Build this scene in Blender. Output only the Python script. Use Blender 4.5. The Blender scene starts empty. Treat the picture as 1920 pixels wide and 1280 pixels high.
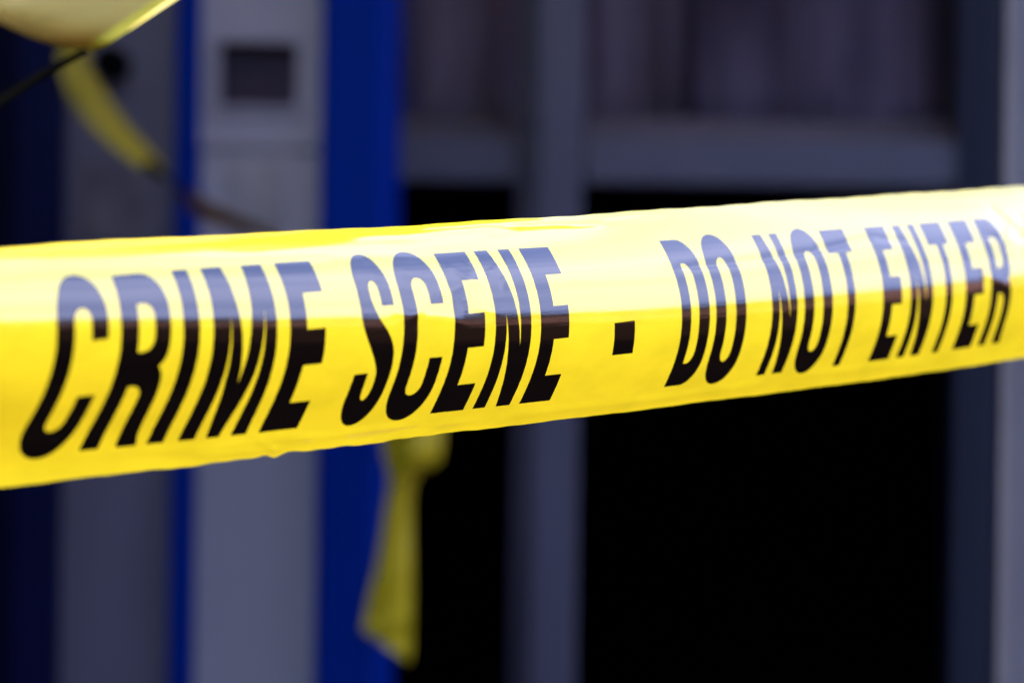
import bpy, bmesh, math, random
import numpy as np
from mathutils import Vector, Matrix
from mathutils.geometry import tessellate_polygon
R = math.radians
random.seed(4)

# ------------------------------------------------------------------ camera, sky, sun, exposure
scene = bpy.context.scene
col = scene.collection
FPX = 4533.0                 # focal length in photograph pixels (85 mm on 36 mm, 1920 px)
CAM_Z = 1.5
ROLL = R(0.8)
CA, SA = math.cos(ROLL), math.sin(ROLL)
cam = bpy.data.cameras.new('camera')
cam.lens, cam.sensor_width = 85, 36
cam.clip_start, cam.clip_end = 0.02, 2000
cam.dof.use_dof = True
cam.dof.focus_distance = 0.772
cam.dof.aperture_fstop = 8.0
camo = bpy.data.objects.new('camera', cam)
camo.matrix_world = Matrix(((CA, -SA, 0, 0), (0, 0, -1, 0), (SA, CA, 0, CAM_Z), (0, 0, 0, 1)))
col.objects.link(camo)
scene.camera = camo

CLOUD_DIR = (0.72, 0.50, 0.40)
CLOUD = 8.3
SUN_EL, SUN_AZ = R(48), R(-49)        # azimuth from +Y towards +X
world = bpy.data.worlds.new('World')
scene.world = world
world.use_nodes = True
nt = world.node_tree
bg = nt.nodes['Background']
sky = nt.nodes.new('ShaderNodeTexSky')
sky.sky_type = 'NISHITA'
sky.sun_disc = False
sky.sun_elevation = SUN_EL
sky.sun_rotation = SUN_AZ
sky.dust_density = 1.5
# a bright cloud bank, added to lift the tape's reflection, over the open end of the street (+X)
wn, wl = nt.nodes, nt.links
wtc = wn.new('ShaderNodeTexCoord')
wmap = wn.new('ShaderNodeMapping')
wmap.inputs['Scale'].default_value = (1.2, 1.2, 1.9)
wl.new(wtc.outputs['Generated'], wmap.inputs[0])
wno = wn.new('ShaderNodeTexNoise')
wno.inputs['Scale'].default_value = 1.3
wno.inputs['Detail'].default_value = 3
wno.inputs['Roughness'].default_value = 0.45
wl.new(wmap.outputs[0], wno.inputs['Vector'])
wdot = wn.new('ShaderNodeVectorMath')
wdot.operation = 'DOT_PRODUCT'
wdot.inputs[1].default_value = CLOUD_DIR
wl.new(wtc.outputs['Generated'], wdot.inputs[0])
wad = wn.new('ShaderNodeMath')
wad.operation = 'MULTIPLY_ADD'
wad.inputs[1].default_value = 0.5
wl.new(wno.outputs['Fac'], wad.inputs[0])
wl.new(wdot.outputs['Value'], wad.inputs[2])
wmr = wn.new('ShaderNodeMapRange')
wmr.interpolation_type = 'SMOOTHSTEP'
wmr.inputs['From Min'].default_value = 0.55
wmr.inputs['From Max'].default_value = 1.0
wl.new(wad.outputs[0], wmr.inputs[0])
wmx = wn.new('ShaderNodeMix')
wmx.data_type = 'RGBA'
wn2 = wn.new('ShaderNodeTexNoise')
wn2.inputs['Scale'].default_value = 3.6
wn2.inputs['Detail'].default_value = 3
wl.new(wmap.outputs[0], wn2.inputs['Vector'])
wcr = wn.new('ShaderNodeValToRGB')
wcr.color_ramp.elements[0].position = 0.36
wcr.color_ramp.elements[1].position = 0.66
wcr.color_ramp.elements[0].color = (0.17, 0.225, 0.50, 1)
wcr.color_ramp.elements[1].color = (0.44, 0.48, 0.80, 1)
wl.new(wn2.outputs['Fac'], wcr.inputs[0])
wsc = wn.new('ShaderNodeVectorMath')
wsc.operation = 'SCALE'
wsc.inputs['Scale'].default_value = CLOUD
wl.new(wcr.outputs[0], wsc.inputs[0])
wl.new(wsc.outputs[0], wmx.inputs[7])
wl.new(wmr.outputs[0], wmx.inputs[0])
wl.new(sky.outputs[0], wmx.inputs[6])
wl.new(wmx.outputs[2], bg.inputs[0])
bg.inputs[1].default_value = 0.15
sun = bpy.data.lights.new('sun', 'SUN')
sun.energy, sun.angle, sun.color = 2.6, R(0.53), (1.0, 0.93, 0.82)
suno = bpy.data.objects.new('sun', sun)
sd = Vector((math.sin(SUN_AZ) * math.cos(SUN_EL), math.cos(SUN_AZ) * math.cos(SUN_EL), math.sin(SUN_EL)))
suno.rotation_euler = sd.to_track_quat('Z', 'Y').to_euler()
col.objects.link(suno)
scene.view_settings.view_transform = 'Standard'
scene.view_settings.look = 'None'
scene.view_settings.gamma = 1
scene.view_settings.exposure = 2.85


# ------------------------------------------------------------------ helpers
def W(P):
    """camera space (right, depth, up) -> world"""
    P = np.asarray(P, float)
    x, y, z = P[..., 0], P[..., 1], P[..., 2]
    return np.stack([x * CA - z * SA, y, x * SA + z * CA + CAM_Z], -1)


def at(px, py, Y):
    """point seen at a photograph pixel, at depth Y"""
    return W(((px - 960) / FPX * Y, Y, (640 - py) / FPX * Y))


def X(px, Y, py=640):
    return float(at(px, py, Y)[0])


def Zh(py, Y, px=960):
    return float(at(px, py, Y)[2])


def tag(o, label=None, cat=None, group=None, kind=None):
    if label: o['label'] = label
    if cat: o['category'] = cat
    if group: o['group'] = group
    if kind: o['kind'] = kind
    return o


def empty(name, loc, label, cat, group=None):
    o = bpy.data.objects.new(name, None)
    o.location = loc
    o.empty_display_size = 0.1
    col.objects.link(o)
    return tag(o, label, cat, group)


def link(name, me, parent=None, mats=()):
    for m in mats:
        me.materials.append(m)
    o = bpy.data.objects.new(name, me)
    col.objects.link(o)
    if parent:
        o.parent = parent
        pl = Vector((0, 0, 0))
        q = parent
        while q:
            pl += q.location
            q = q.parent
        me.transform(Matrix.Translation(-pl))
    return o


class MB:
    def __init__(s):
        s.bm = bmesh.new()

    def box(s, x0, x1, y0, y1, z0, z1, bev=0.0):
        b = bmesh.new()
        bmesh.ops.create_cube(b, size=1)
        bmesh.ops.scale(b, vec=(x1 - x0, y1 - y0, z1 - z0), verts=b.verts)
        bmesh.ops.translate(b, vec=((x0 + x1) / 2, (y0 + y1) / 2, (z0 + z1) / 2), verts=b.verts)
        if bev:
            bmesh.ops.bevel(b, geom=list(b.edges), offset=bev, segments=2, affect='EDGES', profile=0.5)
        s.merge(b)
        return s

    def cyl(s, c, axis, r, h, seg=32, r2=None, bev=0.0):
        b = bmesh.new()
        bmesh.ops.create_cone(b, cap_ends=True, segments=seg, radius1=r, radius2=r if r2 is None else r2, depth=h)
        if bev:
            es = [e for e in b.edges if abs(e.verts[0].co.z - e.verts[1].co.z) < 1e-6]
            bmesh.ops.bevel(b, geom=es, offset=bev, segments=3, affect='EDGES', profile=0.5)
        q = Vector((0, 0, 1)).rotation_difference(Vector(axis))
        bmesh.ops.transform(b, matrix=Matrix.Translation(c) @ q.to_matrix().to_4x4(), verts=b.verts)
        s.merge(b)
        return s

    def merge(s, b):
        me = bpy.data.meshes.new('tmp')
        b.to_mesh(me)
        b.free()
        s.bm.from_mesh(me)
        bpy.data.meshes.remove(me)

    def build(s, name, mat, parent=None, smooth=False):
        me = bpy.data.meshes.new(name)
        bmesh.ops.recalc_face_normals(s.bm, faces=s.bm.faces)
        s.bm.to_mesh(me)
        s.bm.free()
        if smooth:
            me.shade_smooth()
        return link(name, me, parent, [mat])


def box(name, mat, parent, *a, bev=0.003):
    return MB().box(*a, bev=bev).build(name, mat, parent)


def mat(name, color, rough=0.5, spec=0.5, metal=0.0, var=0.0, vscale=(8, 8, 8), bump=0.0, bscale=200, color2=None,
        rvar=0.0, detail=5, ior=1.5):
    m = bpy.data.materials.new(name)
    m.use_nodes = True
    n, l = m.node_tree.nodes, m.node_tree.links
    b = n['Principled BSDF']
    b.inputs['Roughness'].default_value = rough
    b.inputs['Specular IOR Level'].default_value = spec
    b.inputs['Metallic'].default_value = metal
    b.inputs['IOR'].default_value = ior
    b.inputs['Base Color'].default_value = (*color, 1)
    tc = n.new('ShaderNodeTexCoord')
    if var or color2 or rvar:
        mp = n.new('ShaderNodeMapping')
        mp.inputs['Scale'].default_value = vscale
        l.new(tc.outputs['Object'], mp.inputs[0])
        no = n.new('ShaderNodeTexNoise')
        no.inputs['Scale'].default_value = 1.0
        no.inputs['Detail'].default_value = detail
        l.new(mp.outputs[0], no.inputs['Vector'])
        cr = n.new('ShaderNodeValToRGB')
        cr.color_ramp.elements[0].position = 0.35
        cr.color_ramp.elements[1].position = 0.65
        c2 = color2 or tuple(c * (1 - var) for c in color)
        cr.color_ramp.elements[0].color = (*c2, 1)
        cr.color_ramp.elements[1].color = (*color, 1)
        l.new(no.outputs['Fac'], cr.inputs[0])
        l.new(cr.outputs[0], b.inputs['Base Color'])
        if rvar:
            mr = n.new('ShaderNodeMapRange')
            mr.inputs['To Min'].default_value = rough - rvar
            mr.inputs['To Max'].default_value = rough + rvar
            l.new(no.outputs['Fac'], mr.inputs[0])
            l.new(mr.outputs[0], b.inputs['Roughness'])
    if bump:
        nb = n.new('ShaderNodeTexNoise')
        nb.inputs['Scale'].default_value = bscale
        nb.inputs['Detail'].default_value = 6
        l.new(tc.outputs['Object'], nb.inputs['Vector'])
        bp = n.new('ShaderNodeBump')
        bp.inputs['Strength'].default_value = bump
        bp.inputs['Distance'].default_value = 0.002
        l.new(nb.outputs['Fac'], bp.inputs['Height'])
        l.new(bp.outputs[0], b.inputs['Normal'])
    return m


def film(name, color, rough, streak, spec=0.5, transl=0.0, ior=1.5):
    """glossy plastic film: very fine streaks running along the tape, small smudges in the gloss"""
    m = bpy.data.materials.new(name)
    m.use_nodes = True
    n, l = m.node_tree.nodes, m.node_tree.links
    b = n['Principled BSDF']
    b.inputs['Base Color'].default_value = (*color, 1)
    b.inputs['IOR'].default_value = ior
    b.inputs['Specular IOR Level'].default_value = spec
    uv = n.new('ShaderNodeUVMap')
    mp = n.new('ShaderNodeMapping')
    mp.inputs['Scale'].default_value = (6, 900, 1)
    l.new(uv.outputs[0], mp.inputs[0])
    no = n.new('ShaderNodeTexNoise')
    no.inputs['Scale'].default_value = 1
    no.inputs['Detail'].default_value = 4
    l.new(mp.outputs[0], no.inputs['Vector'])
    m2 = n.new('ShaderNodeMapping')
    m2.inputs['Scale'].default_value = (900, 1400, 1)
    l.new(uv.outputs[0], m2.inputs[0])
    n2 = n.new('ShaderNodeTexNoise')
    n2.inputs['Scale'].default_value = 1
    n2.inputs['Detail'].default_value = 3
    l.new(m2.outputs[0], n2.inputs['Vector'])
    ad = n.new('ShaderNodeMath')
    ad.operation = 'MULTIPLY_ADD'
    ad.inputs[1].default_value = 0.35
    l.new(n2.outputs['Fac'], ad.inputs[0])
    l.new(no.outputs['Fac'], ad.inputs[2])
    bp = n.new('ShaderNodeBump')
    bp.inputs['Strength'].default_value = streak
    bp.inputs['Distance'].default_value = 0.0001
    l.new(ad.outputs[0], bp.inputs['Height'])
    l.new(bp.outputs[0], b.inputs['Normal'])
    m3 = n.new('ShaderNodeMapping')
    m3.inputs['Scale'].default_value = (40, 90, 1)
    l.new(uv.outputs[0], m3.inputs[0])
    n3 = n.new('ShaderNodeTexNoise')
    n3.inputs['Scale'].default_value = 1
    n3.inputs['Detail'].default_value = 6
    l.new(m3.outputs[0], n3.inputs['Vector'])
    mr = n.new('ShaderNodeMapRange')
    mr.inputs['From Min'].default_value = 0.3
    mr.inputs['From Max'].default_value = 0.75
    mr.inputs['To Min'].default_value = rough * 0.85
    mr.inputs['To Max'].default_value = rough * 1.3
    l.new(n3.outputs['Fac'], mr.inputs[0])
    l.new(mr.outputs[0], b.inputs['Roughness'])
    cm = n.new('ShaderNodeMix')
    cm.data_type = 'RGBA'
    cm.inputs[6].default_value = (*[c * 0.90 for c in color], 1)
    cm.inputs[7].default_value = (*color, 1)
    cmr = n.new('ShaderNodeMapRange')
    cmr.inputs['From Min'].default_value = 0.35
    cmr.inputs['From Max'].default_value = 0.6
    l.new(n3.outputs['Fac'], cmr.inputs[0])
    l.new(cmr.outputs[0], cm.inputs[0])
    l.new(cm.outputs[2], b.inputs['Base Color'])
    if transl:
        out = n['Material Output']
        n.remove(b)
        df = n.new('ShaderNodeBsdfDiffuse')
        df.inputs[0].default_value = (*color, 1)
        t = n.new('ShaderNodeBsdfTranslucent')
        t.inputs[0].default_value = (*color, 1)
        mx = n.new('ShaderNodeMixShader')
        mx.inputs[0].default_value = transl
        l.new(cm.outputs[2], df.inputs[0])
        l.new(cm.outputs[2], t.inputs[0])
        l.new(df.outputs[0], mx.inputs[1])
        l.new(t.outputs[0], mx.inputs[2])
        gl = n.new('ShaderNodeBsdfGlossy')
        l.new(mr.outputs[0], gl.inputs['Roughness'])
        l.new(bp.outputs[0], gl.inputs['Normal'])
        fr = n.new('ShaderNodeFresnel')
        fr.inputs[0].default_value = ior
        l.new(bp.outputs[0], fr.inputs[1])
        sc = n.new('ShaderNodeMath')
        sc.operation = 'MULTIPLY'
        sc.inputs[1].default_value = spec * 2
        l.new(fr.outputs[0], sc.inputs[0])
        m2x = n.new('ShaderNodeMixShader')
        l.new(sc.outputs[0], m2x.inputs[0])
        l.new(mx.outputs[0], m2x.inputs[1])
        l.new(gl.outputs[0], m2x.inputs[2])
        l.new(m2x.outputs[0], out.inputs[0])
    return m


M = {}
M['yellow'] = film('yellow_film', (0.94, 0.685, 0.016), 0.09, 0.18, 0.64, ior=1.7, transl=0.088)
M['print'] = film('black_ink', (0.002, 0.001, 0.001), 0.10, 0.34, 0.5, ior=1.7)
M['print_dull'] = film('black_ink_dull', (0.001, 0.001, 0.001), 0.9, 0.1, 0.0)
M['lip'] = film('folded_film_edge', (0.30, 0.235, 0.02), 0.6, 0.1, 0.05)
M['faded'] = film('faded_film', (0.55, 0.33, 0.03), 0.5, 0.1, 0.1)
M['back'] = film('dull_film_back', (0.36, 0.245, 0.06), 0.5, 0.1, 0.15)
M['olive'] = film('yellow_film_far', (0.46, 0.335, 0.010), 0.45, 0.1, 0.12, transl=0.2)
M['grey_panel'] = mat('grey_panel_paint', (0.225, 0.205, 0.25), 0.45, 0.25, var=0.10, vscale=(5, 5, 2.2), rvar=0.08)
M['blue_shaded'] = mat('blue_paint_shaded', (0.0008, 0.002, 0.03), 0.5, 0.1, var=0.12)  # left-end shade put into a near-black copy of the blue
M['grey_shaded'] = mat('grey_paint_shaded', (0.09, 0.08, 0.12), 0.5, 0.25, var=0.25, vscale=(7, 7, 1.6), rvar=0.08)  # darker copy of the panel grey, with the left-end shade painted in
M['sill'] = mat('sill_paint', (0.075, 0.055, 0.07), 0.6, 0.2, var=0.2)
M['soffit'] = mat('pale_soffit', (0.55, 0.5, 0.42), 0.8, 0.2, var=0.2, vscale=(2, 2, 2))
M['blue'] = mat('blue_paint', (0.0, 0.014, 0.155), 0.6, 0.02, var=0.12, vscale=(4, 4, 1.5), rvar=0.05)
M['frame'] = mat('slate_frame_paint', (0.066, 0.060, 0.090), 0.5, 0.3, var=0.12, vscale=(9, 9, 3))
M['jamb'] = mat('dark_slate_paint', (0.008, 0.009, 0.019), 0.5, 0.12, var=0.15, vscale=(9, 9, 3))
M['pillar'] = mat('pillar_render', (0.13, 0.107, 0.12), 0.7, 0.2, var=0.16, vscale=(14, 14, 9), bump=0.3, bscale=60)
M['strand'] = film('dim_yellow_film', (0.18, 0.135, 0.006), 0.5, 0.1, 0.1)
M['black'] = mat('black_rubber', (0.002, 0.002, 0.002), 0.8, 0.0)
M['dark_inside'] = mat('dark_interior', (0.012, 0.012, 0.028), 0.9, 0.0)
M['curtain'] = mat('mauve_curtain', (0.62, 0.55, 0.62), 0.9, 0.1, color2=(0.09, 0.055, 0.09), vscale=(8, 8, 1.8), detail=3)
M['wall'] = mat('grey_render_wall', (0.30, 0.28, 0.26), 0.85, 0.2, var=0.2, vscale=(3, 3, 3), bump=0.3, bscale=30)
M['steel'] = mat('galvanised_steel', (0.35, 0.35, 0.36), 0.4, 0.5, metal=0.8, var=0.2)
M['concrete'] = mat('concrete', (0.28, 0.27, 0.25), 0.9, 0.2, var=0.25, vscale=(3, 3, 3), bump=0.3)
M['asphalt'] = mat('asphalt', (0.014, 0.009, 0.006), 1.0, 0.0, var=0.3, vscale=(1.5, 1.5, 1.5), bump=0.4)
M['paving'] = mat('dark_paving', (0.03, 0.015, 0.009), 1.0, 0.0, var=0.35, vscale=(3, 3, 3), bump=0.3)
M['mark'] = mat('road_paint', (0.7, 0.7, 0.66), 0.7, 0.2, var=0.15)
M['card'] = mat('smoked_window', (0.018, 0.010, 0.022), 0.4, 0.15, color2=(0.032, 0.016, 0.032), vscale=(14, 1, 1), detail=1)


def glass(name, tint=(0.9, 0.9, 0.95)):
    m = bpy.data.materials.new(name)
    m.use_nodes = True
    n, l = m.node_tree.nodes, m.node_tree.links
    n.remove(n['Principled BSDF'])
    t = n.new('ShaderNodeBsdfTransparent')
    t.inputs[0].default_value = (*tint, 1)
    g = n.new('ShaderNodeBsdfGlossy')
    g.inputs['Roughness'].default_value = 0.03
    f = n.new('ShaderNodeFresnel')
    f.inputs[0].default_value = 1.5
    mx = n.new('ShaderNodeMixShader')
    l.new(f.outputs[0], mx.inputs[0])
    l.new(t.outputs[0], mx.inputs[1])
    l.new(g.outputs[0], mx.inputs[2])
    l.new(mx.outputs[0], n['Material Output'].inputs[0])
    return m


def added_awning():  # added cloth overhead, lets sun through so it glows from below
    m = bpy.data.materials.new('added_awning_cloth')
    m.use_nodes = True
    n, l = m.node_tree.nodes, m.node_tree.links
    n.remove(n['Principled BSDF'])
    d, t, mx = n.new('ShaderNodeBsdfDiffuse'), n.new('ShaderNodeBsdfTranslucent'), n.new('ShaderNodeMixShader')
    d.inputs[0].default_value = (0.75, 0.7, 0.58, 1)
    t.inputs[0].default_value = (0.85, 0.78, 0.62, 1)
    mx.inputs[0].default_value = 0.6
    l.new(d.outputs[0], mx.inputs[1])
    l.new(t.outputs[0], mx.inputs[2])
    l.new(mx.outputs[0], n['Material Output'].inputs[0])
    return m


M['added_awning'] = added_awning()
M['glass'] = glass('window_glass', (0.75, 0.73, 0.8))


def brick(name, c1, c2, mortar, scale=1.0):
    m = bpy.data.materials.new(name)
    m.use_nodes = True
    n, l = m.node_tree.nodes, m.node_tree.links
    b = n['Principled BSDF']
    b.inputs['Roughness'].default_value = 0.85
    tc = n.new('ShaderNodeTexCoord')
    sx = n.new('ShaderNodeSeparateXYZ')
    l.new(tc.outputs['Object'], sx.inputs[0])
    ad = n.new('ShaderNodeMath')
    l.new(sx.outputs[0], ad.inputs[0])
    l.new(sx.outputs[1], ad.inputs[1])
    cx = n.new('ShaderNodeCombineXYZ')
    l.new(ad.outputs[0], cx.inputs[0])
    l.new(sx.outputs[2], cx.inputs[1])
    br = n.new('ShaderNodeTexBrick')
    br.inputs['Scale'].default_value = 4.5 * scale
    br.inputs['Color1'].default_value = (*c1, 1)
    br.inputs['Color2'].default_value = (*c2, 1)
    br.inputs['Mortar'].default_value = (*mortar, 1)
    l.new(cx.outputs[0], br.inputs['Vector'])
    l.new(br.outputs['Color'], b.inputs['Base Color'])
    return m


M['brick'] = brick('red_brick', (0.40, 0.13, 0.08), (0.30, 0.10, 0.07), (0.3, 0.27, 0.24))
M['brick2'] = brick('brown_brick', (0.018, 0.013, 0.024), (0.013, 0.009, 0.018), (0.025, 0.02, 0.03))

# ------------------------------------------------------------------ ground
def sheet(name, m, x0, x1, y0, y1, z, kind='structure'):
    me = bpy.data.meshes.new(name)
    me.from_pydata([(x0, y0, z), (x1, y0, z), (x1, y1, z), (x0, y1, z)], [], [(0, 1, 2, 3)])
    return tag(link(name, me, None, [m]), kind=kind)


sheet('ground', M['asphalt'], -400, 400, -400, 400, -0.12)
tag(MB().box(-40, 60, -1.6, 9, -0.20, 0.0, bev=0.01).build('pavement', M['paving']), kind='structure')
sheet('road', M['asphalt'], -60, 60, -14, -1.6, -0.116)
for k in range(14):
    sheet('road_marking', M['mark'], -40 + 7 * k, -37 + 7 * k, -7.9, -7.78, -0.112)

# ------------------------------------------------------------------ the shop front behind
YW = 3.6                    # plane of the window frames
YB = 3.0                    # front of the blue and grey booth
TOPZ = CAM_Z + 2.9
bld = empty('shop_front', (0.5, YW, 0), 'dark shop front with slate grey window frames, standing behind the blue posted cabinet', 'building')
xm0, xm1 = X(968, YW, 400), X(1092, YW, 400)
xl = X(560, YW)
xr = X(1866, YW)
zr0, zr1, zr2 = Zh(345, YW, 1100), Zh(262, YW, 1100), Zh(218, YW, 1100)
ztop = Zh(-260, YW)
# frame: mullion, stepped rail, jambs
mu = box('mullion', M['frame'], bld, xm0 + 0.028, xm1 - 0.004, YW - 0.05, YW + 0.08, 0.12, ztop, bev=0.004)
box('mullion_flange', M['frame'], bld, xm0, xm0 + 0.028, YW - 0.012, YW + 0.07, 0.12, ztop, bev=0.003)
box('rail', M['frame'], bld, xl, xm0, YW - 0.02, YW + 0.07, zr0, zr1, bev=0.004)
box('rail', M['frame'], bld, xm1, xr - 0.06, YW - 0.02, YW + 0.07, zr0, zr1, bev=0.004)
box('sill', M['sill'], bld, xl, xm0, YW + 0.02, YW + 0.09, zr1, zr2, bev=0.003)
box('sill', M['sill'], bld, xm1, xr - 0.06, YW + 0.02, YW + 0.09, zr1, zr2, bev=0.003)
box('jamb', M['jamb'], bld, xr - 0.062, xr + 0.25, YW - 0.03, YW + 0.09, 0.12, ztop, bev=0.004)
box('head', M['frame'], bld, xl, xr + 0.25, YW - 0.03, YW + 0.09, ztop, ztop + 0.12, bev=0.004)
box('threshold', M['concrete'], bld, xl, xr + 0.25, YW - 0.05, YW + 0.1, 0.0, 0.12, bev=0.004)
for (a, b_) in ((xl, xm0), (xm1, xr - 0.06)):
    box('upper_pane', M['glass'], bld, a + 0.002, b_ - 0.002, YW + 0.05, YW + 0.056, zr2, ztop - 0.002, bev=0)


def curtain(x0, x1, z0, z1, y, n, amp, seed):
    rs = np.random.RandomState(seed)
    nx = 160
    xs = np.linspace(x0, x1, nx)
    ph = np.cumsum(rs.uniform(0.5, 1.5, nx)) / nx * n * 2 * math.pi
    f0 = np.sin(ph) * amp * (0.5 + 0.5 * np.sin(ph * 0.23 + seed))
    vs, fs = [], []
    for j in range(10):
        t = j / 9
        for i in range(nx):
            vs.append((xs[i], y + f0[i] * (0.6 + 0.4 * (1 - t)) + 0.004 * math.sin(7 * t + i * .1), z0 + (z1 - z0) * t))
    for j in range(9):
        for i in range(nx - 1):
            q = j * nx + i
            fs.append((q, q + 1, q + nx + 1, q + nx))
    me = bpy.data.meshes.new('curtain')
    me.from_pydata(vs, [], fs)
    me.shade_smooth()
    o = link('curtain', me, bld, [M['curtain']])
    md = o.modifiers.new('thickness', 'SOLIDIFY')
    md.thickness = 0.002
    return o


curtain(xl, xm0, zr2, ztop, YW + 0.11, 5, 0.03, 1)
curtain(xm1, X(1815, YW + .17), zr2, ztop, YW + 0.11, 14, 0.03, 3)
# the dark room
rm = MB()
rm.box(-3.2, -3.1, YW + 0.1, YW + 4, 0.0, TOPZ)
rm.box(2.6, 2.7, YW + 0.1, YW + 4, 0.0, TOPZ)
rm.box(-3.2, 2.7, YW + 4, YW + 4.1, 0.0, TOPZ)
rm.box(-3.1, 2.6, YW + 0.1, YW + 4, 0.003, 0.02)
rm.build('room_wall', M['dark_inside'], bld)
box('roof', M['wall'], bld, -4.2, 2.7, YW - 0.02, YW + 4.1, TOPZ, TOPZ + 0.12)
box('wall', M['wall'], bld, -4.2, xl, YW, YW + 0.1, 0, TOPZ, bev=0)
box('wall', M['wall'], bld, xr + 0.25, 2.7, YW, YW + 0.1, 0, TOPZ, bev=0)
box('wall', M['wall'], bld, xl, xr + 0.25, YW, YW + 0.1, ztop + 0.12, TOPZ, bev=0)

# ------------------------------------------------------------------ blue and grey cabinet in front of the shop window
xb = [X(p_, YB, 640) for p_ in (-230, -75, 20, 112, 322, 366, 596, 708)]
ZB = Zh(-420, YB)
cab = empty('blue_cabinet', (xb[5], YB, 0), 'tall grey panelled cabinet with deep blue posts, left of the shop window', 'cabinet')
box('post', M['blue'], cab, xb[6], xb[7], YB, YW - 0.06, 0.0, ZB, bev=0.004)
box('post', M['blue'], cab, xb[4], xb[5], YB + 0.004, YB + 0.05, 0.06, ZB, bev=0.003)
box('post', M['blue_shaded'], cab, xb[2], xb[3], YB + 0.004, YB + 0.08, 0.06, ZB, bev=0.003)
box('carcass', M['blue_shaded'], cab, xb[0], xb[6], YB + 0.09, YW - 0.07, 0.0, ZB, bev=0.003)
zs = Zh(280, YB, 480)
p1 = box('door_panel', M['grey_shaded'], cab, xb[3], xb[4], YB + 0.02, YB + 0.088, 0.06, ZB - 0.05, bev=0.004)
# second door: built round its small window
wx0, wx1 = X(407, YB, 140), X(555, YB, 140)
wz1, wz0 = Zh(76, YB, 480), Zh(198, YB, 480)
f2 = MB()
f2.box(xb[5], wx0, YB + 0.018, YB + 0.088, wz0, wz1)
f2.box(wx1, xb[6], YB + 0.018, YB + 0.088, wz0, wz1)
f2.box(xb[5], xb[6], YB + 0.018, YB + 0.088, wz1, ZB - 0.05)
f2.box(xb[5], xb[6], YB + 0.018, YB + 0.088, zs + 0.002, wz0)
p2 = f2.build('door_panel', M['grey_panel'], cab)
box('window_pane', M['card'], p2, wx0, wx1, YB + 0.045, YB + 0.05, wz0, wz1, bev=0)
wf = MB()
t_ = 0.007
wf.box(wx0 - t_, wx1 + t_, YB + 0.012, YB + 0.0175, wz1, wz1 + t_)
wf.box(wx0 - t_, wx1 + t_, YB + 0.012, YB + 0.0175, wz0 - t_, wz0)
wf.box(wx0 - t_, wx0, YB + 0.012, YB + 0.0175, wz0, wz1)
wf.box(wx1, wx1 + t_, YB + 0.012, YB + 0.0175, wz0, wz1)
wf.build('window_frame', M['grey_panel'], p2)
p3 = box('lower_panel', M['grey_panel'], cab, xb[5], xb[6], YB + 0.02, YB + 0.088, 0.06, zs - 0.002, bev=0.003)
kc = at(212, 120, YB)
MB().cyl((kc[0], YB - 0.005, kc[2]), (0, 1, 0), 0.021, 0.05, bev=0.006).build('knob', M['black'], p1, smooth=True)
# worn notice on the lower panel
nc = at(480, 370, YB)
M['notice'] = mat('worn_notice', (0.235, 0.21, 0.23), 0.7, 0.2, color2=(0.14, 0.125, 0.14), vscale=(26, 26, 18), detail=3)
box('notice', M['notice'], p3, nc[0] - 0.032, nc[0] + 0.034, YB + 0.0165, YB + 0.0198, nc[2] - 0.045, nc[2] + 0.05, bev=0.001)
n2 = at(212, 380, YB)
M['notice2'] = mat('worn_notice_dark', (0.10, 0.088, 0.105), 0.7, 0.2, color2=(0.06, 0.052, 0.075), vscale=(22, 22, 14), detail=3)
box('notice', M['notice2'], p1, n2[0] - 0.036, n2[0] + 0.036, YB + 0.0165, YB + 0.0198, n2[2] - 0.05, n2[2] + 0.05, bev=0.001)
box('plinth', M['black'], cab, xb[0] + 0.01, xb[6], YB + 0.03, YB + 0.088, 0.0, 0.058)
box('cornice', M['blue'], cab, xb[0], xb[6], YB + 0.004, YB + 0.088, ZB - 0.048, ZB)

box('added_canopy', M['added_awning'], bld, -0.78, 0.72, 1.55, YW - 0.02, TOPZ - 1.4, TOPZ - 1.397, bev=0)  # unseen cloth roof added to shade the background and glow in the tape
for k_ in range(5):
    box('added_awning_rib', M['steel'], bld, -0.76 + k_ * 0.36, -0.735 + k_ * 0.36, 1.57, YW - 0.03, TOPZ - 1.394, TOPZ - 1.37, bev=0)
# unseen wing wall at the left, added to keep the left end dark
wing = empty('added_side_wall', (xb[1], 2.6, 0), 'added dark side wall out of view at the far left, shading the blue cabinet', 'wall')
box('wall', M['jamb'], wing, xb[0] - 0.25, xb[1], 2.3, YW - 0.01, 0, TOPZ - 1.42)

# ------------------------------------------------------------------ pale pillar at the right
YP = 1.85
xp = X(1884, YP, 640)
pil = empty('pillar', (xp + 0.3, YP + 0.15, 0), 'pale lilac grey rendered pillar at the right edge, nearer than the window', 'pillar')
box('shaft', M['pillar'], pil, xp, xp + 0.62, YP, YP + 0.18, 0.14, TOPZ - 1.44, bev=0.006)
box('shaded_side_sheet', M['jamb'], pil, xp - 0.006, xp - 0.0005, YP + 0.012, YP + 0.176, 0.14, TOPZ - 1.44, bev=0.001)  # dark sheet over the left face, standing in for its shade
box('base', M['concrete'], pil, xp - 0.02, xp + 0.64, YP - 0.02, YP + 0.2, 0.0, 0.14, bev=0.01)
box('capital', M['concrete'], pil, xp - 0.02, xp + 0.64, YP - 0.02, YP + 0.2, TOPZ - 1.44, TOPZ - 1.402, bev=0.01)


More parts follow.
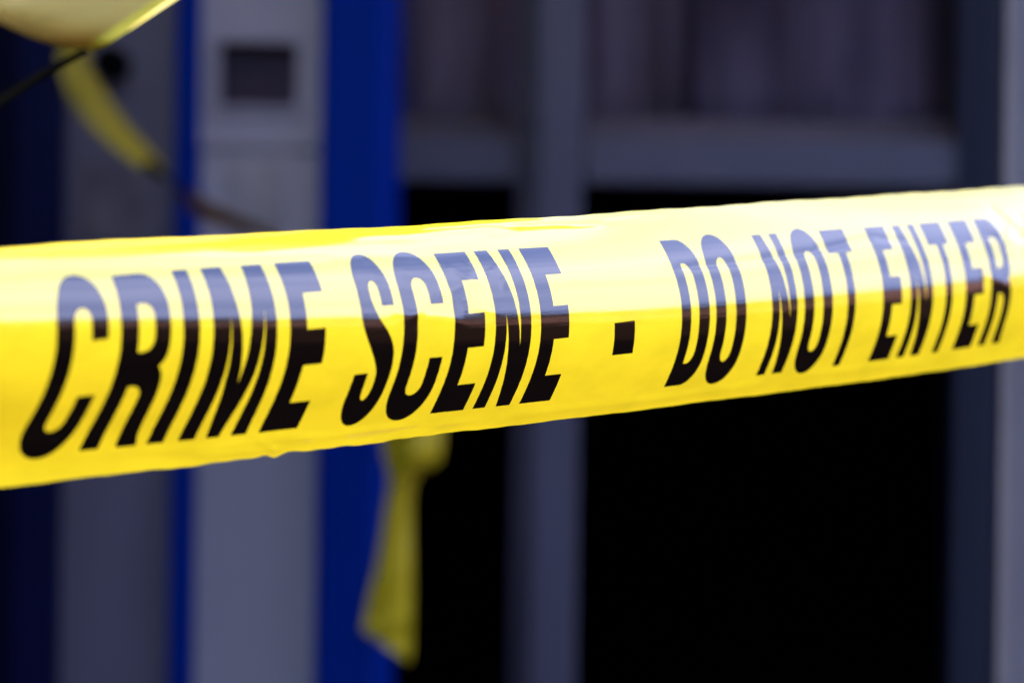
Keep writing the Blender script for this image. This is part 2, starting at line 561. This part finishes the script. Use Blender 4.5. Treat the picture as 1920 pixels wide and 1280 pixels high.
# ------------------------------------------------------------------ the street that the tape and the glass mirror
def street_building(name, label, x0, x1, y0, y1, h, face, m, nwin, floors, roof_over=0.3):
    b = empty(name, ((x0 + x1) / 2, (y0 + y1) / 2, -0.12), label, 'building')
    box('wall', m, b, x0, x1, y0, y1, -0.12, h, bev=0)
    box('roof', M['concrete'], b, x0 - roof_over, x1 + roof_over, y0 - roof_over, y1 + roof_over, h, h + 0.25, bev=0.02)
    for fl in range(floors):
        z0 = 1.0 + fl * 3.0
        for k in range(nwin):
            u = (k + 0.5) / nwin
            if face == 'x':
                c = y0 + (y1 - y0) * u
                w = box('window', M['frame'], b, x0 - 0.04, x0 - 0.003, c - 0.6, c + 0.6, z0, z0 + 1.4, bev=0)
                box('pane', M['card'], w, x0 - 0.05, x0 - 0.042, c - 0.52, c + 0.52, z0 + 0.08, z0 + 1.32, bev=0)
            else:
                c = x0 + (x1 - x0) * u
                w = box('window', M['frame'], b, c - 0.6, c + 0.6, y1 + 0.003, y1 + 0.04, z0, z0 + 1.4, bev=0)
                box('pane', M['card'], w, c - 0.52, c + 0.52, y1 + 0.042, y1 + 0.05, z0 + 0.08, z0 + 1.32, bev=0)
    return b


street_building('brick_house', 'long low red brick building far down the street to the right', 48, 60, -30, 50, 5.3, 'x', M['brick'], 12, 1)
street_building('brick_house', 'lower red brick building beside the long one down the street', 44, 55, 0.5, 12, 4.7, 'x', M['brick'], 3, 1)
street_building('brown_brick_house', 'brown brick building across the road behind the camera', -26, 22, -28, -18, 7.4, 'y', M['brick2'], 10, 2)


M['bark'] = mat('bark', (0.07, 0.05, 0.04), 0.9, 0.1, var=0.3)
M['leaf'] = mat('leaves', (0.045, 0.05, 0.022), 0.6, 0.2, color2=(0.07, 0.045, 0.02), vscale=(1, 1, 1))


def tree(x, y, h, r, label, seed):
    rs = random.Random(seed)
    t = empty('street_tree', (x, y, -0.12), label, 'tree', 'street trees')
    mb = MB()
    mb.cyl((x, y, h * 0.25), (0, 0, 1), 0.16, h * 0.5 + 0.25, 12, 0.10)
    for k in range(7):
        a = rs.uniform(0, 6.28)
        d = Vector((math.cos(a) * .7, math.sin(a) * .7, rs.uniform(.6, 1.2))).normalized()
        L = rs.uniform(.5, .9) * r
        mb.cyl(Vector((x, y, h * 0.48)) + d * L / 2, d, 0.06, L, 8, 0.02)
    mb.build('trunk', M['bark'], t)
    bm = bmesh.new()
    cl = [Vector((x + rs.gauss(0, r * .45), y + rs.gauss(0, r * .45), h * .68 + rs.gauss(0, h * .13))) for _ in range(26)]
    for k in range(2600):
        c = cl[k % 26]
        p_ = c + Vector((rs.gauss(0, .33), rs.gauss(0, .33), rs.gauss(0, .28))) * r * .5
        u = Vector((rs.gauss(0, 1), rs.gauss(0, 1), rs.gauss(0, 1))).normalized()
        v = u.orthogonal().normalized()
        q = rs.uniform(.07, .14)
        bm.faces.new([bm.verts.new(p_ + u * q), bm.verts.new(p_ + v * q * .6), bm.verts.new(p_ - u * q), bm.verts.new(p_ - v * q * .6)])
    me = bpy.data.meshes.new('crown')
    bm.to_mesh(me)
    bm.free()
    link('crown', me, t, [M['leaf']])


tree(36, 2.0, 4.6, 1.6, 'small rounded street tree nearest the camera in front of the brick houses', 1)
tree(39, 5.6, 5.6, 1.5, 'tallest street tree in front of the brick houses', 2)
tree(38, 8.6, 4.9, 1.3, 'slim street tree at the far end of the row by the brick houses', 3)

# ------------------------------------------------------------------ the crime scene tape: fitted surface
PP = [0.0, 0.7488, 0.0054, 0.85087, 0.06822, 0.01278, -0.03445]
VT, VB = 0.02485, -0.02863
CC = [0.00865, 0.20794, -0.28643, 0.1285, 1.12112, -0.22745, -0.07361, 0.1757, 0.04615, -0.56185, 0.42046, -0.48026,
      -0.09495, -0.14798, 0.08296, 0.14411]
TW = 0.075
_d = np.array([math.cos(PP[3]) * math.cos(PP[4]), math.sin(PP[3]) * math.cos(PP[4]), math.sin(PP[4])])
_n = np.cross(_d, [0, 0, 1.0])
_n /= np.linalg.norm(_n)
if _n[1] > 0: _n = -_n
_u = np.cross(_n, _d)
if _u[2] < 0: _u = -_u


def centre(s):
    sc = np.clip(s, -0.24, 0.37)
    e = s - sc
    n1 = PP[5] * sc**2 + CC[14] * sc**3 + e * (2 * PP[5] * sc + 3 * CC[14] * sc**2)
    u1 = PP[6] * sc**2 + CC[15] * sc**3 + e * (2 * PP[6] * sc + 3 * CC[15] * sc**2)
    return np.array(PP[:3]) + s[..., None] * _d + n1[..., None] * _n + u1[..., None] * _u


def ridge(s, v, s0, v0, s1, v1, w, amp):
    """a crease running from (s0,v0) to (s1,v1), metres on the tape"""
    dx, dy = s1 - s0, v1 - v0
    L = math.hypot(dx, dy)
    t = ((s - s0) * dx + (v - v0) * dy) / L / L
    q = ((s - s0) * dy - (v - v0) * dx) / L
    q = q + 0.12 * w * np.sin(t * 9 + s0 * 300)
    ends = 1 / (1 + np.exp(-(t - 0.08) * 28)) / (1 + np.exp((t - 0.92) * 28))
    return amp * np.exp(-(q / w)**2) * ends


CREASES = [  # (s0, v0, s1, v1, width, amplitude) in millimetres
    (-48, 4, -10, 17, 2.4, .20), (-46, 1, -28, 13, 1.8, -.14), (-34, 13, -4, 3, 1.8, .13), (-24, 21, -12, 12, 1.1, .07),
    (-8, 16, 2, 19.5, 0.8, .05), (-15, 22, -9, 14, 0.8, .06), (-56, 8, -20, 2, 2.4, .20), (-30, 6, -14, 12, 0.9, -.05),
    (-22, 4, -16, 15, 1.0, .05), (-60, 24, -36, 12, 2.4, -.10), (-75, 26, -30, 24, 1.8, .10), (-3, 10, 6, 22, 1.2, .05),
    (84, 13.5, 180, 16.5, 1.5, -.34), (170, 16.5, 216, 21, 1.4, -.30), (212, 20.5, 240, 17, 1.3, -.16), (230, 9, 300, 7, 2.4, .14),
    (100, 9, 230, 12, 3.0, .12), (20, 12, 90, 9, 3.0, .08),
    (-140, -31, -60, -33.5, 1.6, .32), (-120, -34, -80, -35.5, 1.2, .34), (-70, -32.5, 0, -33.5, 1.4, .26),
    (-60, -36, -20, -33, 1.2, -.26), (0, -33.5, 160, -32.5, 1.8, .26), (-100, -29, -70, -33, 1.5, .22), (-95, -30.5, -84, -36.5, 1.2, .25),
    (-150, -33, -130, -24, 2.0, .12), (40, -25, 75, -33, 1.8, .12), (150, -30, 260, -33, 1.8, .25),
    (-60, 33.5, 20, 34, 1.5, .16), (15, 34.5, 70, 33, 1.2, -.16), (-30, 36, 40, 36, 1.0, .16), (60, 33, 100, 35.5, 1.2, .14),
    (278, 4, 300, -5, 2.5, .34), (262, 8, 296, 1, 3.0, -.20), (292, 22, 330, 4, 3.0, .45), (303, 30, 322, 12, 2.2, -.45),
    (298, 10, 318, 24, 1.8, .4), (308, 5, 326, 26, 1.6, -.35), (286, 14, 312, 12, 2.0, .2), (-190, 30, -100, 33, 3.0, .15),
]


def wob(s, v):
    r = 0 * s
    for (k1, k2, a, ph) in ((38, 20, .09, .3), (71, -35, .06, 1.7), (23, 60, .08, 2.2), (150, 40, .016, .9), (240, -120, .004, 3.1),
                            (12, 95, .03, 4.0)):
        r = r + a * 1e-3 * np.sin(k1 * s + k2 * v + ph)
    for c in CREASES:
        r = r + ridge(s, v, *[q * 1e-3 for q in c])
    return r


GT, GW = np.polynomial.legendre.leggauss(8)
GT, GW = (GT + 1) / 2, GW / 2


def base_surf(s, v):
    s = np.asarray(s, float); v = np.asarray(v, float)
    s, v = np.broadcast_arrays(s, v)
    x = ((np.clip(s, -0.225, 0.345) - 0.05) / 0.25)[..., None]
    y = v[..., None] * GT / 0.0375
    c = CC
    ph = (c[0] + c[1] * x + c[2] * x * x + c[3] * x**3) + (c[4] + c[5] * x + c[6] * x * x + c[7] * x**3) * y \
        + (c[8] + c[9] * x + c[10] * x * x) * y * y + (c[11] + c[12] * x + c[13] * x * x) * y**3
    a = (np.cos(ph) * GW).sum(-1) * v
    cc = (-np.sin(ph) * GW).sum(-1) * v
    return centre(s) + a[..., None] * _u + cc[..., None] * _n


def raw_normal(f, s, v):
    h = 2e-5
    A = f(s + h, v) - f(s - h, v)
    B = f(s, v + h) - f(s, v - h)
    N = np.cross(A, B)
    N /= np.linalg.norm(N, axis=-1, keepdims=True)
    return np.where(N[..., 1:2] > 0, -N, N)


def surf(s, v):
    P = base_surf(s, v)
    return P + wob(np.asarray(s, float) + 0 * v, np.asarray(v, float) + 0 * s)[..., None] * raw_normal(base_surf, s, v)


def cam2world_dir(N):
    x, y, z = N[..., 0], N[..., 1], N[..., 2]
    return np.stack([x * CA - z * SA, y, x * SA + z * CA], -1)


def set_uv(me, uvs):
    lay = me.uv_layers.new(name='UVMap')
    li = np.empty(len(me.loops), dtype=np.int32)
    me.loops.foreach_get('vertex_index', li)
    lay.data.foreach_set('uv', np.asarray(uvs)[li].ravel())


tape = empty('barrier_tape', tuple(W(PP[:3])), 'glossy yellow barrier tape reading CRIME SCENE - DO NOT ENTER, stretched across the foreground', 'barrier tape',
             'yellow barrier tapes')


def ragged(s, side):
    """slightly uneven slit edge of the film"""
    if side < 0:
        j = 0.25 * np.sin(s * 95) + 0.16 * np.sin(s * 260 + 1) + 0.09 * np.sin(s * 610 + 2)
        g = 0.4 + 1.0 * np.exp(-((s + 0.07) / 0.06)**2)
        j = j * g + 0.9 * np.exp(-((s + 0.0865) / 0.004)**2) * (1 + np.sin((s + .0865) * 500))
    else:
        j = 0.18 * np.sin(s * 80 + 1) + 0.10 * np.sin(s * 330)
    return j * 1e-3


def build_tape():
    s_end = min(np.linspace(1.0, 2.2, 1201), key=lambda q: abs(float(surf(np.array(q), np.array(0.0))[1]) - (YP - 0.004)))
    ss = np.concatenate([np.linspace(-1.0, -0.26, 30)[:-1], np.linspace(-0.26, 0.38, 641), np.linspace(0.38, s_end, 50)[1:]])
    nv = 76
    t = np.linspace(-1, 1, nv)
    S, T = np.meshgrid(ss, t, indexing='ij')
    top = TW / 2 + ragged(S, 1)
    bot = TW / 2 + ragged(S, -1)
    V = np.where(T > 0, T * top, T * bot)
    P = surf(S, V)
    N = raw_normal(surf, S, V)
    ns = len(ss)
    front = W(P.reshape(-1, 3))
    nw = cam2world_dir(N.reshape(-1, 3))
    n0 = ns * nv
    idx = np.arange(n0).reshape(ns, nv)
    q = np.stack([idx[:-1, :-1], idx[1:, :-1], idx[1:, 1:], idx[:-1, 1:]], -1).reshape(-1, 4)
    fs = q.tolist()
    me = bpy.data.meshes.new('film')
    me.from_pydata(front.tolist(), [], fs)
    me.shade_smooth()
    uv = np.stack([S.ravel(), V.ravel()], -1)
    set_uv(me, uv)
    if Vector(me.polygons[1000].normal).y > 0:
        me.flip_normals()
    me.normals_split_custom_set_from_vertices(nw.tolist())
    return link('film', me, tape, [M['yellow']])


build_tape()
pe = W(surf(np.array(-0.99), np.array(0.0)))
post = empty('barrier_post', (pe[0], pe[1] + 0.03, 0), 'slim galvanised post beside the camera that the near end of the tape is tied to', 'post')
MB().cyl((pe[0], pe[1] + 0.03, 0.78), (0, 0, 1), 0.024, 1.56, 24, bev=0.004).build('pole', M['steel'], post, smooth=True)
MB().cyl((pe[0], pe[1] + 0.03, 0.02), (0, 0, 1), 0.14, 0.04, 32, bev=0.008).build('base', M['black'], post, smooth=True)


# ---- lettering: a condensed heavy alphabet drawn in millimetres x cap-height fractions
def arc(x0, y0, x1, y1, first, n=14, e=2.15):
    """quarter superellipse from (x0,y0) to (x1,y1); first = 'v' leaves vertically, 'h' horizontally"""
    r = []
    for k in range(1, n + 1):
        a = k / n * math.pi / 2
        c, s = math.cos(a)**(2 / e) if k < n else 0.0, math.sin(a)**(2 / e)
        if first == 'v':
            r.append((x1 + (x0 - x1) * c, y0 + (y1 - y0) * s))
        else:
            r.append((x0 + (x1 - x0) * s, y1 + (y0 - y1) * c))
    return r


def catm(pts, n=6):
    r = []
    P = [pts[0]] + pts + [pts[-1]]
    for i in range(1, len(P) - 2):
        for k in range(n):
            t = k / n
            a, b, c, d = P[i - 1], P[i], P[i + 1], P[i + 2]
            r.append(tuple(0.5 * (2 * b[j] + (c[j] - a[j]) * t + (2 * a[j] - 5 * b[j] + 4 * c[j] - d[j]) * t * t
                                  + (-a[j] + 3 * b[j] - 3 * c[j] + d[j]) * t**3) for j in (0, 1)))
    return r + [pts[-1]]


def g_E(w=14.5):
    a = w * 6.6 / 14.5
    return [[(0, 0), (w, 0), (w, .19), (a + .7, .19), (a, .19), (a, .422), (w - .7, .422), (w - .7, .618), (a, .618), (a, .812), (w, .812), (w, 1), (0, 1)]]


def g_C(w=17.4):
    o = [(w, .69), (w, .79)] + arc(w, .79, w / 2, 1.025, 'v') + arc(w / 2, 1.025, 0, .79, 'h') + [(0, .21)] + arc(0, .21, w / 2, -.025, 'v') \
        + arc(w / 2, -.025, w, .22, 'h') + [(w, .385), (w - 5.6, .385), (w - 5.6, .23)] + arc(w - 5.6, .23, w / 2, .152, 'v') \
        + arc(w / 2, .152, 6, .23, 'h') + [(6, .78)] + arc(6, .78, w / 2, .85, 'v') + arc(w / 2, .85, w - 5.6, .78, 'h') + [(w - 5.6, .69)]
    return [o]


def g_O(w=17.5):
    o = [(0, .8)] + [(0, .2)] + arc(0, .2, w / 2, -.025, 'v') + arc(w / 2, -.025, w, .2, 'h') + [(w, .8)] + arc(w, .8, w / 2, 1.025, 'v') + arc(w / 2, 1.025, 0, .8, 'h')[:-1]
    a, b = 5.9, w - 5.9
    h = [(a, .23)] + arc(a, .23, w / 2, .145, 'v') + arc(w / 2, .145, b, .23, 'h') + [(b, .77)] + arc(b, .77, w / 2, .85, 'v') + arc(w / 2, .85, a, .77, 'h')
    return [o, h]


def g_D(w=15.8):
    o = [(0, 0), (w * .5, 0)] + arc(w * .5, 0, w, .21, 'h') + [(w, .79)] + arc(w, .79, w * .5, 1, 'v') + [(0, 1)]
    a, b = 5.2, w - 6.0
    h = [(a, .165), (a + 1.5, .165)] + arc(a + 1.5, .165, b, .26, 'h') + [(b, .74)] + arc(b, .74, a + 1.5, .825, 'v') + [(a, .825)]
    return [o, h]


def g_R(w=18.6):
    k = w / 18.6
    b = 17.5 * k
    o = [(0, 0), (6 * k, 0), (6 * k, .41)] + [(7.6 * k, .41)] + arc(7.6 * k, .41, 11.1 * k, .33, 'h', 8) + [(11.2 * k, .12)] + [(11.7 * k, 0), (w, 0), (17.6 * k, .07), (17.2 * k, .16), (17.1 * k, .36)] \
        + catm([(17.1 * k, .36), (16.7 * k, .44), (15.8 * k, .485), (14.6 * k, .512)], 5) \
        + catm([(14.6 * k, .512), (16.2 * k, .545), (17.2 * k, .60), (b, .68)], 5) + [(b, .80)] + arc(b, .80, 9.6 * k, 1, 'v') + [(0, 1)]
    h = [(6.2 * k, .60), (8.4 * k, .60)] + arc(8.4 * k, .60, 12 * k, .69, 'h', 8) + [(12 * k, .76)] + arc(12 * k, .76, 8.4 * k, .84, 'v', 8) + [(6.2 * k, .84)]
    return [o, h]


def g_I(w=5.9):
    return [[(0, 0), (w, 0), (w, 1), (0, 1)]]


def g_M(w=24.3):
    return [[(0, 0), (5.8, 0), (6.1, .30), (6.5, .76), (7.4, .38), (9.9, 0), (14.4, 0), (17.6, .40), (19.6, .76), (19.0, .30), (18.7, 0), (w, 0), (w - .6, 1), (15.7, 1),
             (14.3, .70), (12.4, .36), (10.5, .66), (7.9, 1), (0, 1)]]


def g_N(w=16.9):
    k = w / 16.9
    return [[(0, 0), (5.5 * k, 0), (5.2 * k, .30), (5.0 * k, .61), (6.9 * k, .36), (10.5 * k, 0), (w, 0), (w - .3, 1), (11.2 * k, 1), (11.6 * k, .7), (11.9 * k, .40), (9.6 * k, .68), (6.0 * k, 1), (0, 1)]]


def g_T(w=15.6):
    k = w / 15.6
    return [[(6 * k, 0), (10.7 * k, 0), (11.2 * k, .82), (w, .82), (w, 1), (0, 1), (0, .82), (6 * k, .82)]]


def g_S(w=14.8):
    o = [(14.4, .705), (14.4, .80)] + arc(14.4, .80, 7.3, 1.025, 'v') + arc(7.3, 1.025, 0.2, .82, 'h') \
        + catm([(0.2, .82), (0.2, .74), (0.7, .62), (3.0, .52), (6.7, .41), (8.8, .33), (9.3, .26)], 6)[1:] + arc(9.3, .25, 7.5, .15, 'v', 6) \
        + arc(7.5, .15, 5.6, .24, 'h', 6) + [(5.5, .33), (0, .33), (0, .21)] + arc(0, .21, 7.3, -.025, 'v') + arc(7.3, -.025, 14.9, .22, 'h') \
        + catm([(14.9, .22), (14.9, .36), (14.0, .47), (11.5, .555), (7.8, .64), (5.7, .72), (5.3, .77)], 6)[1:] + arc(5.3, .785, 7.4, .85, 'v', 6) \
        + arc(7.4, .85, 9.3, .78, 'h', 6) + [(9.3, .705)]
    return [o]


def g_sq(w=11):
    return [[(0.8, .28), (11.4, .28), (10.6, .487), (0, .483)]]


def clean(loop):
    r = []
    for p_ in loop:
        if not r or (abs(p_[0] - r[-1][0]) + abs(p_[1] - r[-1][1]) * 50) > 1e-3:
            r.append(p_)
    if abs(r[0][0] - r[-1][0]) + abs(r[0][1] - r[-1][1]) * 50 < 1e-3:
        r.pop()
    return r


def print_glyph(loops, x0, name='printed_letter', mid=None):
    loops = [[Vector((x * 1e-3, VB + y * (VT - VB), 0)) for x, y in clean(l_)] for l_ in loops]
    loops = [[Vector((p_.x + x0 * 1e-3, p_.y, 0)) for p_ in l_] for l_ in loops]
    flat = [p_ for l_ in loops for p_ in l_]
    tris = tessellate_polygon(loops)
    bm = bmesh.new()
    vs = [bm.verts.new(p_) for p_ in flat]
    for t in tris:
        try:
            bm.faces.new([vs[i] for i in t])
        except ValueError:
            pass
    xs = [p_.x for p_ in flat]
    for axis, lo, hi, st in (((1, 0, 0), min(xs), max(xs), 0.001), ((0, 1, 0), -0.032, 0.028, 0.001)):
        k = math.floor(lo / st) * st
        while k < hi + st:
            co = (k + 0.00013, 0, 0) if axis[0] else (0, k + 0.00013, 0)
            bmesh.ops.bisect_plane(bm, geom=bm.verts[:] + bm.edges[:] + bm.faces[:], dist=1e-7, plane_co=co, plane_no=axis)
            k += st
    bm.verts.ensure_lookup_table()
    rs = np.random.RandomState(int(x0) + 400)
    for v in bm.verts:
        if v.is_boundary:
            v.co.x += rs.uniform(-1, 1) * 5.5e-5
            v.co.y += rs.uniform(-1, 1) * 3e-5
    sv = np.array([(v.co.x, v.co.y) for v in bm.verts])
    S, V = sv[:, 0], sv[:, 1]
    # the ink edge is very slightly uneven
    P = surf(S, V)
    N = raw_normal(surf, S, V)
    Q = W(P + N * 0.00004)
    for v, c in zip(bm.verts, Q):
        v.co = Vector(c)
    nw = cam2world_dir(N)
    bm.normal_update()
    for f in bm.faces:
        if f.normal.y > 0:
            f.normal_flip()
    me = bpy.data.meshes.new(name)
    bm.to_mesh(me)
    bm.free()
    me.shade_smooth()
    set_uv(me, sv)
    me.normals_split_custom_set_from_vertices(nw.tolist())
    return link(name, me, tape, [M['print']])


for g, x0 in ((g_C(), -178.6), (g_R(), -156.9), (g_I(), -134.9), (g_M(), -124.0), (g_E(14.7), -95.0),
              (g_S(), -66.3), (g_C(18.0), -48.4), (g_E(), -26.3), (g_N(), -7.7), (g_E(14.6), 13.7),
              (g_D(), 86.7), (g_O(), 106.2), (g_N(15.4), 139.1), (g_O(), 158.8), (g_T(15.6), 180.0),
              (g_E(13.4), 209.5), (g_N(15.6), 228.3), (g_T(14.6), 247.3), (g_E(13.8), 267.5), (g_R(16.4), 286.3)):
    print_glyph(g, x0)
print_glyph(g_sq(), 50.6, 'printed_square')


# ------------------------------------------------------------------ ribbons of tape
def spline(keys, n):
    """Catmull-Rom through rows of numbers"""
    K = np.array(keys, float)
    K = np.vstack([2 * K[0] - K[1], K, 2 * K[-1] - K[-2]])
    out = []
    m = len(K) - 3
    for q in np.linspace(0, m - 1e-6, n):
        i = int(q) + 1
        t = q - int(q)
        a, b, c, d = K[i - 1], K[i], K[i + 1], K[i + 2]
        out.append(0.5 * (2 * b + (c - a) * t + (2 * a - 5 * b + 4 * c - d) * t * t + (-a + 3 * b - 3 * c + d) * t**3))
    return np.array(out)


def grid_mesh(name, G, mats, parent, mi=None, th=0.00015):
    ns, nv = G.shape[:2]
    P = G.reshape(-1, 3)
    idx = np.arange(ns * nv).reshape(ns, nv)
    q = np.stack([idx[:-1, :-1], idx[1:, :-1], idx[1:, 1:], idx[:-1, 1:]], -1).reshape(-1, 4)
    me = bpy.data.meshes.new(name)
    me.from_pydata(P.tolist(), [], q.tolist())
    me.shade_smooth()
    L = np.repeat(np.arange(ns) * 0.004, nv)
    V = np.tile(np.linspace(-.0375, .0375, nv), ns)
    set_uv(me, np.stack([L, V], -1))
    if mi is not None:
        me.polygons.foreach_set('material_index', np.asarray(mi, dtype=np.int32).ravel())
    o = link(name, me, parent, mats)
    return o


def ribbon(keys, n=60, nv=9, fold=0.0):
    """keys: px, py, Y, half-width vector (dx px, dy px, dY m), fold m"""
    K = spline(keys, n)
    G = np.zeros((n, nv, 3))
    for i, k in enumerate(K):
        for j in range(nv):
            t = -1 + 2 * j / (nv - 1)
            Y = k[2] + k[5] * t + k[6] * (abs(t) - 0.5) + 0.002 * math.sin(i * .5 + 3 * t)
            G[i, j] = at(k[0] + k[3] * t, k[1] + k[4] * t, Y)
    return G


# near twisted tape, top left corner
t2 = empty('barrier_tape', tuple(at(160, 80, 1.0)), 'blank yellow barrier tape folded over in the top left corner, its twisted end trailing down', 'barrier tape',
           'yellow barrier tapes')
na = 41
LX = spline([(-150, -40), (-60, 18), (0, 46), (80, 80), (150, 92), (196, 88)], na)
rows = []
def fold_row(b):
    return np.array([at(LX[j][0] + b * 225, LX[j][1] - b * 148, 1.0 + 0.030 * (1 - j / (na - 1))**2 + .004 * math.sin(b * 3 + j / (na - 1) * 2)) for j in range(na)])


# above the frame the film twists on edge and runs up to the awning
for k_ in list(np.linspace(1, 0.08, 24)) + [.06, .045, .03, .02, .01]:
    a_ = fold_row(2.2)
    mid = a_.mean(0)
    c_ = mid + (np.array([0.0, 1.56, TOPZ - 1.395]) - mid) * k_
    w = min(1.0, k_ / 0.03)
    tw = c_ + np.outer(np.linspace(1, -1, na) * -0.036, np.array(sd))
    rows.append(list((a_ + (c_ - mid)) * (1 - w) + tw * w))
for b in np.linspace(2.2, 0, 40):
    r = []
    for j in range(na):
        t = j / (na - 1)
        lip = max(0.0, (t - 0.80) / 0.20)
        Y = 1.0 + 0.030 * (1 - t)**2 - 0.012 * lip**1.2 + 0.02 * math.exp(-b * 9) + 0.004 * math.sin(b * 3 + t * 2)
        r.append(at(LX[j][0] + b * 225, LX[j][1] - b * 148, Y))
    rows.append(r)
nfront = len(rows)
last = [(LX[j][0], LX[j][1], 1.0 + 0.030 * (1 - j / (na - 1))**2 - 0.012 * max(0, (j / (na - 1) - .8) / .2)**1.2 + .02) for j in range(na)]
ctr = spline([(165, 84, 1.035, 24, 2, .012), (160, 96, 1.05, 5, 5, .02), (120, 118, 1.05, 5, 6, .03), (60, 153, 1.045, 6, 7.5, .034), (0, 190, 1.04, 6.5, 8.5, .035),
              (-120, 262, 1.03, 7, 9, .035), (-900, 730, .95, 9, 12, .034)], 50)
for i, c in enumerate(ctr):
    r = []
    w = min(1.0, i / 6)
    for j in range(na):
        t = -1 + 2 * j / (na - 1)
        q = (c[0] + c[3] * t, c[1] + c[4] * t, c[2] - c[5] * t)
        a_ = last[j]
        m_ = [a_[k] * (1 - w) + q[k] * w for k in range(3)]
        r.append(at(*m_) if i else at(a_[0] - 2, a_[1] - 8, a_[2] + .006))
    rows.append(r)
G = np.array(rows)
mi = np.zeros((len(rows) - 1, na - 1), int)
mi[:, int((na - 1) * .82):] = 2
mi[nfront + 7:, :] = 1
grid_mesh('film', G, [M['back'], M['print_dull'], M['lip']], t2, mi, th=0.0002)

# far tape: runs down to the blue post, is knotted there and its tail hangs
t3 = empty('barrier_tape', tuple(at(770, 850, 2.94)), 'blurred yellow barrier tape strung behind, knotted at the blue post with a hanging tail', 'barrier tape',
           'yellow barrier tapes')
G = ribbon([(190, -60, 2.75, 28, 10, .02, .01), (150, 60, 2.75, 28, 6, .02, .01), (138, 120, 2.75, 28, 0, .02, .01), (165, 180, 2.75, 30, -10, .02, .012), (215, 245, 2.76, 22, -15, .03, .012), (285, 310, 2.78, 10, -13, .035, .01),
            (335, 358, 2.8, 2, 10, .035, 0), (385, 395, 2.82, -4, 17, .03, 0), (445, 418, 2.84, -3, 13, .035, 0), (520, 455, 2.86, -3, 10, .036, 0),
            (640, 600, 2.9, 10, 12, .03, 0), (735, 780, 2.93, 25, 8, .01, .02), (770, 838, 2.94, 38, 6, .0, .03)], 90, 9)
mi = np.zeros((89, 8), int)
mi[36:39, 0:6] = 1
mi[39:46, :] = 1
mi[46:, :] = 2
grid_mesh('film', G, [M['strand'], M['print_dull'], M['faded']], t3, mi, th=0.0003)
G = ribbon([(772, 780, 2.925, 60, 3, .0, .03), (773, 845, 2.915, 55, 0, .0, .03), (771, 872, 2.92, 47, -3, .0, .03), (755, 900, 2.925, 25, -3, .008, .025),
            (746, 956, 2.93, 25, -2, .01, .02), (740, 1050, 2.93, 32, 0, .005, .012), (731, 1130, 2.93, 41, 6, .0, .010), (727, 1178, 2.93, 44, 16, .0, .008),
            (723, 1210, 2.93, 44, 31, .0, .006)], 70, 13)
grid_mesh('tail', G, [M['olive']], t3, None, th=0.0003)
# knot: a lumpy torus of gathered film round the neck
bm = bmesh.new()
kc = at(774, 785, 2.90)
for u in range(36):
    for v in range(14):
        a, b = u / 36 * 2 * math.pi, v / 14 * 2 * math.pi
        rr = 0.011 + 0.003 * math.sin(3 * a + 2 * b) + 0.002 * math.sin(7 * a)
        Rr = 0.017 + 0.002 * math.sin(2 * a)
        bm.verts.new((kc[0] + (Rr + rr * math.cos(b)) * math.cos(a), kc[1] + 0.5 * (Rr + rr * math.cos(b)) * math.sin(a) + .004, kc[2] + rr * 0.9 * math.sin(b) + 0.006 * math.cos(a)))
bm.verts.ensure_lookup_table()
for u in range(36):
    for v in range(14):
        u2, v2 = (u + 1) % 36, (v + 1) % 14
        bm.faces.new([bm.verts[u * 14 + v], bm.verts[u2 * 14 + v], bm.verts[u2 * 14 + v2], bm.verts[u * 14 + v2]])
me = bpy.data.meshes.new('knot')
bmesh.ops.recalc_face_normals(bm, faces=bm.faces)
bm.to_mesh(me)
bm.free()
me.shade_smooth()
me.uv_layers.new(name='UVMap')
link('knot', me, t3, [M['olive']])
